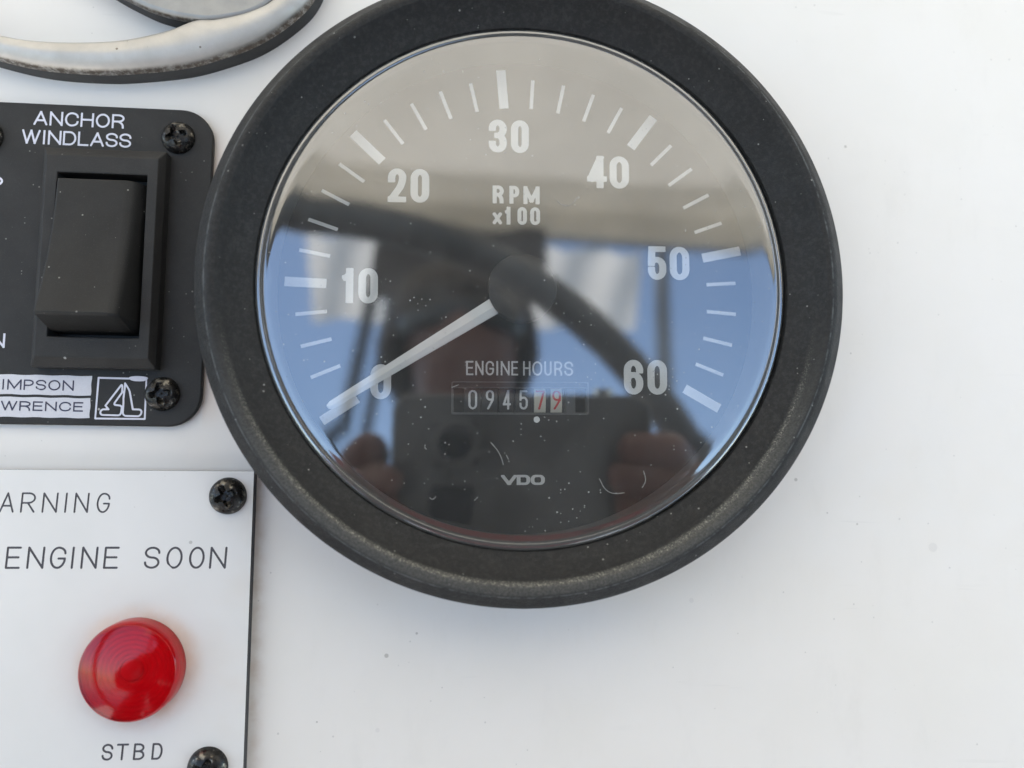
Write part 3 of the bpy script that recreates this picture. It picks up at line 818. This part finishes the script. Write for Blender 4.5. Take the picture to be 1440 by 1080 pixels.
# ================================================================== metal emblem, top left
em = empty('metal_emblem', (-560, 420, 0))
tag(em, 'pale metal oval emblem with black edge above the switch panel', 'emblem')
def cat(P, n=8, closed=True):
    out = []; m = len(P)
    for i in range(m if closed else m - 1):
        p0, p1, p2, p3 = (Vector((*(P[(i + k) % m] if closed else P[min(max(i + k, 0), m - 1)]), 0)) for k in (-1, 0, 1, 2))
        for j in range(n):
            t = j / n
            q = .5 * ((2 * p1) + (p2 - p0) * t + (2 * p0 - 5 * p1 + 4 * p2 - p3) * t * t + (3 * p1 - p0 - 3 * p2 + p3) * t ** 3)
            out.append((q.x + 560, q.y - 420))
    return out
outer_lo = [(-900, 500), (-880, 430), (-830, 368), (-775, 335), (-717.3, 317.2), (-660.6, 307.1), (-594.3, 304.4), (-546.8, 307.2), (-479.9, 316.9), (-431.9, 331), (-374, 356.1), (-325.5, 392.7), (-296.4, 427.7), (-284, 470), (-292, 520)]
inner_up = [(-345, 520), (-338, 470), (-352, 425), (-385, 402.8), (-433.7, 389.5), (-462.8, 387.0), (-501, 369.7), (-558.1, 354), (-615.1, 348.1), (-671.8, 347.4), (-719.1, 352.7), (-775, 368), (-815, 395), (-850, 440), (-866, 500)]
band = cat(outer_lo, closed=False) + [(outer_lo[-1][0] + 560, outer_lo[-1][1] - 420)] + cat(inner_up, closed=False) + [(inner_up[-1][0] + 560, inner_up[-1][1] - 420)]
def shrink(P, d):
    n = len(P); out = []
    area = sum(P[i][0] * P[(i + 1) % n][1] - P[(i + 1) % n][0] * P[i][1] for i in range(n))
    sg = 1 if area > 0 else -1
    for i in range(n):
        a, b = Vector(P[i - 1]), Vector(P[(i + 1) % n]); t = (b - a)
        if t.length < 1e-6: out.append(P[i]); continue
        t.normalize(); out.append((P[i][0] - sg * t.y * d, P[i][1] + sg * t.x * d))
    return out
def resample(P, n):
    d = [0]
    for a, b in zip(P, P[1:]): d.append(d[-1] + math.hypot(b[0] - a[0], b[1] - a[1]))
    return [(float(np.interp(d[-1] * k / (n - 1), d, [p[0] for p in P])), float(np.interp(d[-1] * k / (n - 1), d, [p[1] for p in P]))) for k in range(n)]
ra = resample(cat(outer_lo, closed=False), 160); rb = resample(cat(inner_up, closed=False)[::-1], 160)
sec = [(0.0, 24), (.02, 31), (.06, 35.5), (.12, 38.5), (.25, 42), (.4, 44.6), (.52, 45.6), (.62, 45.4), (.8, 43), (.9, 40.5), (.96, 36), (.985, 31), (1.0, 24)]
V, F = [], []
for a, b in zip(ra, rb):
    for t, z in sec: V.append((a[0] + (b[0] - a[0]) * t, a[1] + (b[1] - a[1]) * t, z))
k = len(sec)
for i in range(159):
    for j in range(k): F.append((i * k + j, i * k + (j + 1) % k, (i + 1) * k + (j + 1) % k, (i + 1) * k + j))
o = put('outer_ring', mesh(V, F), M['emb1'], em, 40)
put('black_edge', ngon_solid(band, 0, 26), M['rubber'], em, 40)
lobe = [(-680, 560), (-650, 490), (-600, 440), (-540.9, 406.5), (-501.8, 392.5), (-460.9, 386.0), (-433, 386), (-385, 398), (-350, 425), (-336, 470), (-343, 560)]
lb = cat(lobe, 6, closed=False) + [(lobe[-1][0] + 560, lobe[-1][1] - 420)]
o = put('inner_swoosh', ngon_solid(shrink(lb, -1.0), 22, 40), M['emb2'], em, 60); bevel(o, 7, 4, 50)
put('black_edge', ngon_solid(shrink(lb, .5), 0, 23), M['rubber'], em, 40)

# ================================================================== what the glass mirrors: helm, canopy, photographer
def tube(P, r, k=14, closed=False):
    P = [Vector(p) for p in P]; V, F = [], []; m = len(P)
    up = None
    for i, p in enumerate(P):
        t = (P[(i + 1) % m] - P[i - 1]) if closed else (P[min(i + 1, m - 1)] - P[max(i - 1, 0)])
        t.normalize()
        if up is None: up = t.orthogonal().normalized()
        up = (up - t * up.dot(t)).normalized(); sd_ = t.cross(up)
        for j in range(k):
            a = 2 * math.pi * j / k; V.append(p + (up * math.cos(a) + sd_ * math.sin(a)) * r)
    for i in range(m if closed else m - 1):
        for j in range(k):
            a, b, c, d = i * k + j, i * k + (j + 1) % k, ((i + 1) % m) * k + (j + 1) % k, ((i + 1) % m) * k + j; F.append((a, b, c, d))
    if not closed: F += [tuple(range(k)), tuple(range(m * k - 1, (m - 1) * k - 1, -1))]
    return mesh(V, F)
sw = empty('steering_wheel', (-896, -1339, 3040)); tag(sw, 'dark steering wheel facing the dash, seen mirrored in the gauge glass', 'steering wheel')
RW = 2299
put('rim', tube([(RW * math.cos(2 * math.pi * i / 96), RW * math.sin(2 * math.pi * i / 96), 0) for i in range(96)], 98, 16, True), M['rim'], sw, True)
for a in (205, 335, 270):
    a = math.radians(a)
    put('spoke', tube([(math.cos(a) * r, math.sin(a) * r, -260 * (1 - r / RW) ** 1.5) for r in (300, 800, 1400, 1900, RW - 40)], 55, 10), M['steel'], sw, True)
put('hub', lathe([(0, -120), (250, -130), (380, -190), (400, -300), (380, -400)], 48), M['rim'], sw, 40)
put('column', tube([(0, 0, -380), (0, 0, -3010)], 180, 20), M['tube'], sw, 40)

# canopy (bimini), world metres
cn = empty('canopy', (0, 0, 0), 0, True); tag(cn, 'beige canvas canopy on dark tubes over the helm, mirrored in the gauge glass', 'canopy')
def cz(x, y):            # height of the canvas
    return .735 - .042 * x + .05 * math.cos(x * 1.2) - .05 + .07 * math.sin((y + 1.0) / 1.9 * math.pi)
def cloth(x0, x1, y0, y1, nx, ny, f, th=.0015):
    V, F = [], []
    for j in range(ny + 1):
        for i in range(nx + 1):
            x = x0 + (x1 - x0) * i / nx; y = y0 + (y1 - y0) * j / ny; V.append(f(x, y))
    n = (nx + 1)
    for j in range(ny):
        for i in range(nx): F.append((j * n + i, j * n + i + 1, (j + 1) * n + i + 1, (j + 1) * n + i))
    me = bpy.data.meshes.new('m'); me.from_pydata(V, [], F); me.update(); return me
put('canvas_top', cloth(-1.7, 1.7, -1.0, .9, 50, 40, lambda x, y: (x, y, cz(x, y))), M['canvas'], cn, True, 1)
put('edge_hem', tube([(x * .085, -1.0, cz(x * .085, -1.0) - .008) for x in range(-20, 21)], .011, 12), M['grey_tube'], cn, True, 1)
put('frame_tube', tube([(x * .085, .9, cz(x * .085, .9) - .012) for x in range(-20, 21)], .014, 12), M['tube'], cn, True, 1)
def w_(x, y, z): v = PANEL @ (Vector((x, y, z)) * U); return v
def added_cloth(xa, xb, drop):
    put('hanging_flap', cloth(xa, xb, 0, 1, 16, 10, lambda x, t: (x, -1.015 - .11 * t + .01 * math.sin(x * 60 + t * 2), cz(x, -1) - .02 - drop * t)), M['flap'], cn, True, 1)  # added cloth, sloped to catch sun and give the mirrored pale patches
for k_, (ya, yb, dz) in enumerate(((-.985, -.86, .010), (-.985, -.92, .020))):
    put('edge_band', cloth(-1.68, 1.68, ya, yb, 50, 4, lambda x, y: (x, y, cz(x, y) - dz)), M['flap'], cn, True, 1)  # added layers, only there to dim the mirrored canvas towards its edge
added_cloth(.12, .32, .105); added_cloth(-.27, -.145, .11)
put('hanging_flap', cloth(-.15, .14, 0, 1, 16, 10, lambda x, t: (x, -.97 - .012 * math.sin(x * 40 + t * 2), cz(x, -1) - .02 - .15 * t)), M['flap_dark'], cn, True, 1)  # added dark sheet that dims the middle of the reflection
def post(p1, p2, r, mt=None):
    d = p2 - p1; e = p1 + d * ((-1.15 - p1.z) / d.z); s = p1 + (p1 - p2) * .03
    put('post', tube([s, e], r, 14), mt or M['tube'], cn, 40, 1)
a, b = w_(-1194, 2500, 9600), w_(-1665, -423, 9600)
post(a, b, .011); post(a + Vector((.035, .0, 0)), b + Vector((.038, .0, 0)), .009)
a, b = w_(2870, 2524, 9600), w_(2878, 53, 9600); post(a, b, .014, M['grey_tube'])
post(Vector((-1.6, .9, .69)), Vector((-1.6, .9, 0)), .014); post(Vector((1.6, .9, .6)), Vector((1.6, .9, 0)), .014)

# photographer
pe = empty('person', (0, -.66, -1.15), 0, True)
tag(pe, 'person in dark red jacket and navy trousers holding a camera towards the gauge', 'person')
PB = Vector((0, -.66, -1.15))
def low(p): return (p[0], p[1], p[2] - (.025 if p[2] > -.3 and p[1] < -.5 else 0))
def skin_obj(name, nodes, edges, mat, parent, lv=2, base=PB):
    names = list(nodes); me = bpy.data.meshes.new(name)
    me.from_pydata([tuple(Vector(low(nodes[k][0])) - base) for k in names], [(names.index(a), names.index(b)) for a, b in edges], [])
    o = bpy.data.objects.new(name, me); COL.objects.link(o); o.parent = parent
    o.modifiers.new('skin', 'SKIN')
    for i, k in enumerate(names):
        r = nodes[k][1]; me.skin_vertices[0].data[i].radius = (r if isinstance(r, tuple) else (r, r))
        me.skin_vertices[0].data[i].use_root = (i == 0)
    s = o.modifiers.new('sub', 'SUBSURF'); s.levels = lv; s.render_levels = lv
    me.materials.append(mat); o.modifiers['skin'].use_smooth_shade = True
    return o
hx_l, hx_r = -.028, .052        # hands on both ends of the camera body (metres)
Hc = PANEL @ (Vector((-92, -330, 1215)) * U)
wl = Vector((-.085, Hc.y - .075, Hc.z - .055)); wr = Vector((.11, Hc.y - .075, Hc.z - .055))
N = {'pelvis': ((0, -.70, -.28), (.15, .11)), 'waist': ((0, -.70, -.14), (.135, .10)), 'chest': ((0, -.69, .03), (.155, .11)), 'collar': ((0, -.675, .15), (.09, .07)),
     'neck': ((0, -.665, .205), (.052, .052)), 'jaw': ((-.004, -.628, .262), (.05, .052)), 'face': ((-.008, -.618, .32), (.064, .072)), 'crown': ((-.01, -.64, .385), (.075, .082)), 'top': ((-.01, -.64, .43), (.05, .055)), 'nose': ((-.008, -.54, .315), (.012, .016)),
     'shl': ((-.17, -.68, .12), (.062, .062)), 'ell': ((-.23, -.46, -.05), (.043, .043)), 'wrl': (tuple(wl), (.026, .022)), 'hnl': (tuple(wl + Vector((.012, .055, .04))), (.034, .018)),
     'shr': ((.17, -.68, .12), (.062, .062)), 'elr': ((.25, -.46, -.05), (.043, .043)), 'wrr': (tuple(wr), (.026, .022)), 'hnr': (tuple(wr + Vector((-.012, .055, .04))), (.034, .018)),
     'hpl': ((-.09, -.70, -.36), (.095, .1)), 'knl': ((-.11, -.69, -.72), (.06, .065)), 'anl': ((-.12, -.72, -1.07), (.038, .042)), 'tol': ((-.13, -.60, -1.12), (.04, .026)),
     'hpr': ((.09, -.70, -.36), (.095, .1)), 'knr': ((.11, -.69, -.72), (.06, .065)), 'anr': ((.12, -.72, -1.07), (.038, .042)), 'tor': ((.13, -.60, -1.12), (.04, .026))}
Ed = [('pelvis', 'waist'), ('waist', 'chest'), ('chest', 'collar'), ('collar', 'neck'), ('neck', 'jaw'), ('jaw', 'face'), ('face', 'crown'), ('crown', 'top'), ('face', 'nose'),
      ('chest', 'shl'), ('shl', 'ell'), ('ell', 'wrl'), ('wrl', 'hnl'), ('chest', 'shr'), ('shr', 'elr'), ('elr', 'wrr'), ('wrr', 'hnr'),
      ('pelvis', 'hpl'), ('hpl', 'knl'), ('knl', 'anl'), ('anl', 'tol'), ('pelvis', 'hpr'), ('hpr', 'knr'), ('knr', 'anr'), ('anr', 'tor')]
skin_obj('body', N, Ed, M['skin'], pe)
J = {'hem': ((0, -.70, -.44), (.185, .145)), 'hip': ((0, -.70, -.29), (.18, .138)), 'waist': ((0, -.70, -.14), (.162, .125)), 'chest': ((0, -.69, .03), (.178, .132)), 'collar': ((0, -.675, .14), (.11, .088)), 'nk': ((0, -.668, .185), (.07, .066)),
     'shl': ((-.17, -.68, .12), (.078, .078)), 'ell': ((-.23, -.46, -.05), (.057, .057)), 'wrl': (tuple(wl + Vector((-.006, -.03, .0))), (.04, .036)),
     'shr': ((.17, -.68, .12), (.078, .078)), 'elr': ((.25, -.46, -.05), (.057, .057)), 'wrr': (tuple(wr + Vector((.006, -.03, .0))), (.04, .036))}
skin_obj('jacket', J, [('hem', 'hip'), ('hip', 'waist'), ('waist', 'chest'), ('chest', 'collar'), ('collar', 'nk'), ('chest', 'shl'), ('shl', 'ell'), ('ell', 'wrl'), ('chest', 'shr'), ('shr', 'elr'), ('elr', 'wrr')], M['jacket'], pe)
for sg in (-1, 1):
    T_ = {'a': ((sg * .055, -.70, -.20), (.10, .115)), 'b': ((sg * .095, -.70, -.40), (.112, .118)), 'c': ((sg * .11, -.69, -.74), (.078, .082)), 'd': ((sg * .12, -.715, -1.06), (.062, .066))}
    skin_obj('trouser_leg', T_, [('a', 'b'), ('b', 'c'), ('c', 'd')], M['trousers'], pe)
V, F = [], []
for j in range(17):                       # hair: a cap of hair over crown, sides and nape
    th = math.pi * .62 * j / 16
    for i in range(32):
        ph = 2 * math.pi * i / 32; back = .5 - .5 * math.sin(ph)
        t2 = th * (.72 + .5 * back); rr = 1 + .03 * math.sin(7 * ph + 3 * th)
        V.append((-.01 + .088 * rr * math.sin(t2) * math.cos(ph), .022 - .004 + .105 * rr * math.sin(t2) * math.sin(ph) , 1.15 + .31 + .10 * math.cos(t2)))
for j in range(16):
    for i in range(32): F.append((j * 32 + i, j * 32 + (i + 1) % 32, (j + 1) * 32 + (i + 1) % 32, (j + 1) * 32 + i))
o = put('hair', mesh(V, F), M['hair'], pe, True, 1); mo = o.modifiers.new('thick', 'SOLIDIFY'); mo.thickness = .012
skin_obj('shoe', {'a': ((-.12, -.735, -1.115), (.045, .036)), 'b': ((-.13, -.60, -1.122), (.045, .028)), 'c': ((-.13, -.56, -1.125), (.035, .022))}, [('a', 'b'), ('b', 'c')], M['hair'], pe)
skin_obj('shoe', {'a': ((.12, -.735, -1.115), (.045, .036)), 'b': ((.13, -.60, -1.122), (.045, .028)), 'c': ((.13, -.56, -1.125), (.035, .022))}, [('a', 'b'), ('b', 'c')], M['hair'], pe)
skin_obj('sunglasses', {'a': ((-.075, -.64, .335), (.006, .008)), 'b': ((-.062, -.566, .335), (.012, .02)), 'c': ((-.035, -.548, .332), (.01, .026)), 'd': ((-.008, -.543, .338), (.006, .008)), 'e': ((.019, -.548, .332), (.01, .026)), 'f': ((.046, -.566, .335), (.012, .02)), 'g': ((.059, -.64, .335), (.006, .008))},
         [('a', 'b'), ('b', 'c'), ('c', 'd'), ('d', 'e'), ('e', 'f'), ('f', 'g')], M['lensglass'], pe)
# camera in the hands, in the dash frame
cb = empty('compact_camera', (CAM.x, CAM.y, 1145)); tag(cb, 'dark grey compact camera held in front of the gauge', 'camera')
o = put('camera_body', ngon_solid(rrect(-170, -300, 540, 130, 50, 8), 20, 190), M['camb'], cb, 30); bevel(o, 14, 3)
put('lens_barrel', lathe([(44, 3), (66, 0), (70, 4), (70, 30)], 64), M['camb'], cb, 40)
put('lens_glass', lathe([(45, 4), (30, 7), (0, 9)], 48), M['lensglass'], cb, True)
put('lens_housing', ngon_solid(rrect(-62, -58, 62, 58, 14, 5), 19, 24), M['lensglass'], cb, 30)
put('lower_window', ngon_solid(rrect(-60, -190, 50, -110, 10, 5), 18, 24), M['lensglass'], cb, 30)
put('shutter_button', tube([(420, 128, 100), (420, 150, 100)], 32, 20), M['steel'], cb, 40)
# fingers close round both ends of the body
def P3(x, y, z): return PANEL @ (Vector((CAM.x + x, CAM.y + y, 1145 + z)) * U)
for side, xe, wrist in ((-1, -178, N['hnl'][0]), (1, 548, N['hnr'][0])):
    for k in range(4):
        yy = -20 - 72 * k; L = (120, 150, 140, 100)[k]
        root = Vector(wrist) + (P3(xe, yy, 240) - Vector(wrist)) * .25
        pts = [root, P3(xe + side * 50, yy, 190), P3(xe + side * 62, yy, 90), P3(xe + side * 20, yy, -15), P3(xe - side * L, yy + 6, -26)]
        if side < 0: pts = pts[:4] + [P3(xe + 45, yy - 30, -22)] if k else pts[:3] + [P3(xe + side * 50, yy, 30)]
        skin_obj('finger', {str(i): (tuple(p), (.0088 - .0007 * i,) * 2) for i, p in enumerate(pts)}, [(str(i), str(i + 1)) for i in range(len(pts) - 1)], M['skin'], pe, 2)
    pts = [Vector(wrist), P3(xe + side * 30, -200, 260), P3(xe - side * 60, -150, 232), P3(xe - side * 140, -110, 222)]
    skin_obj('thumb', {str(i): (tuple(p), (.011 - .0008 * i,) * 2) for i, p in enumerate(pts)}, [(str(i), str(i + 1)) for i in range(len(pts) - 1)], M['skin'], pe, 2)
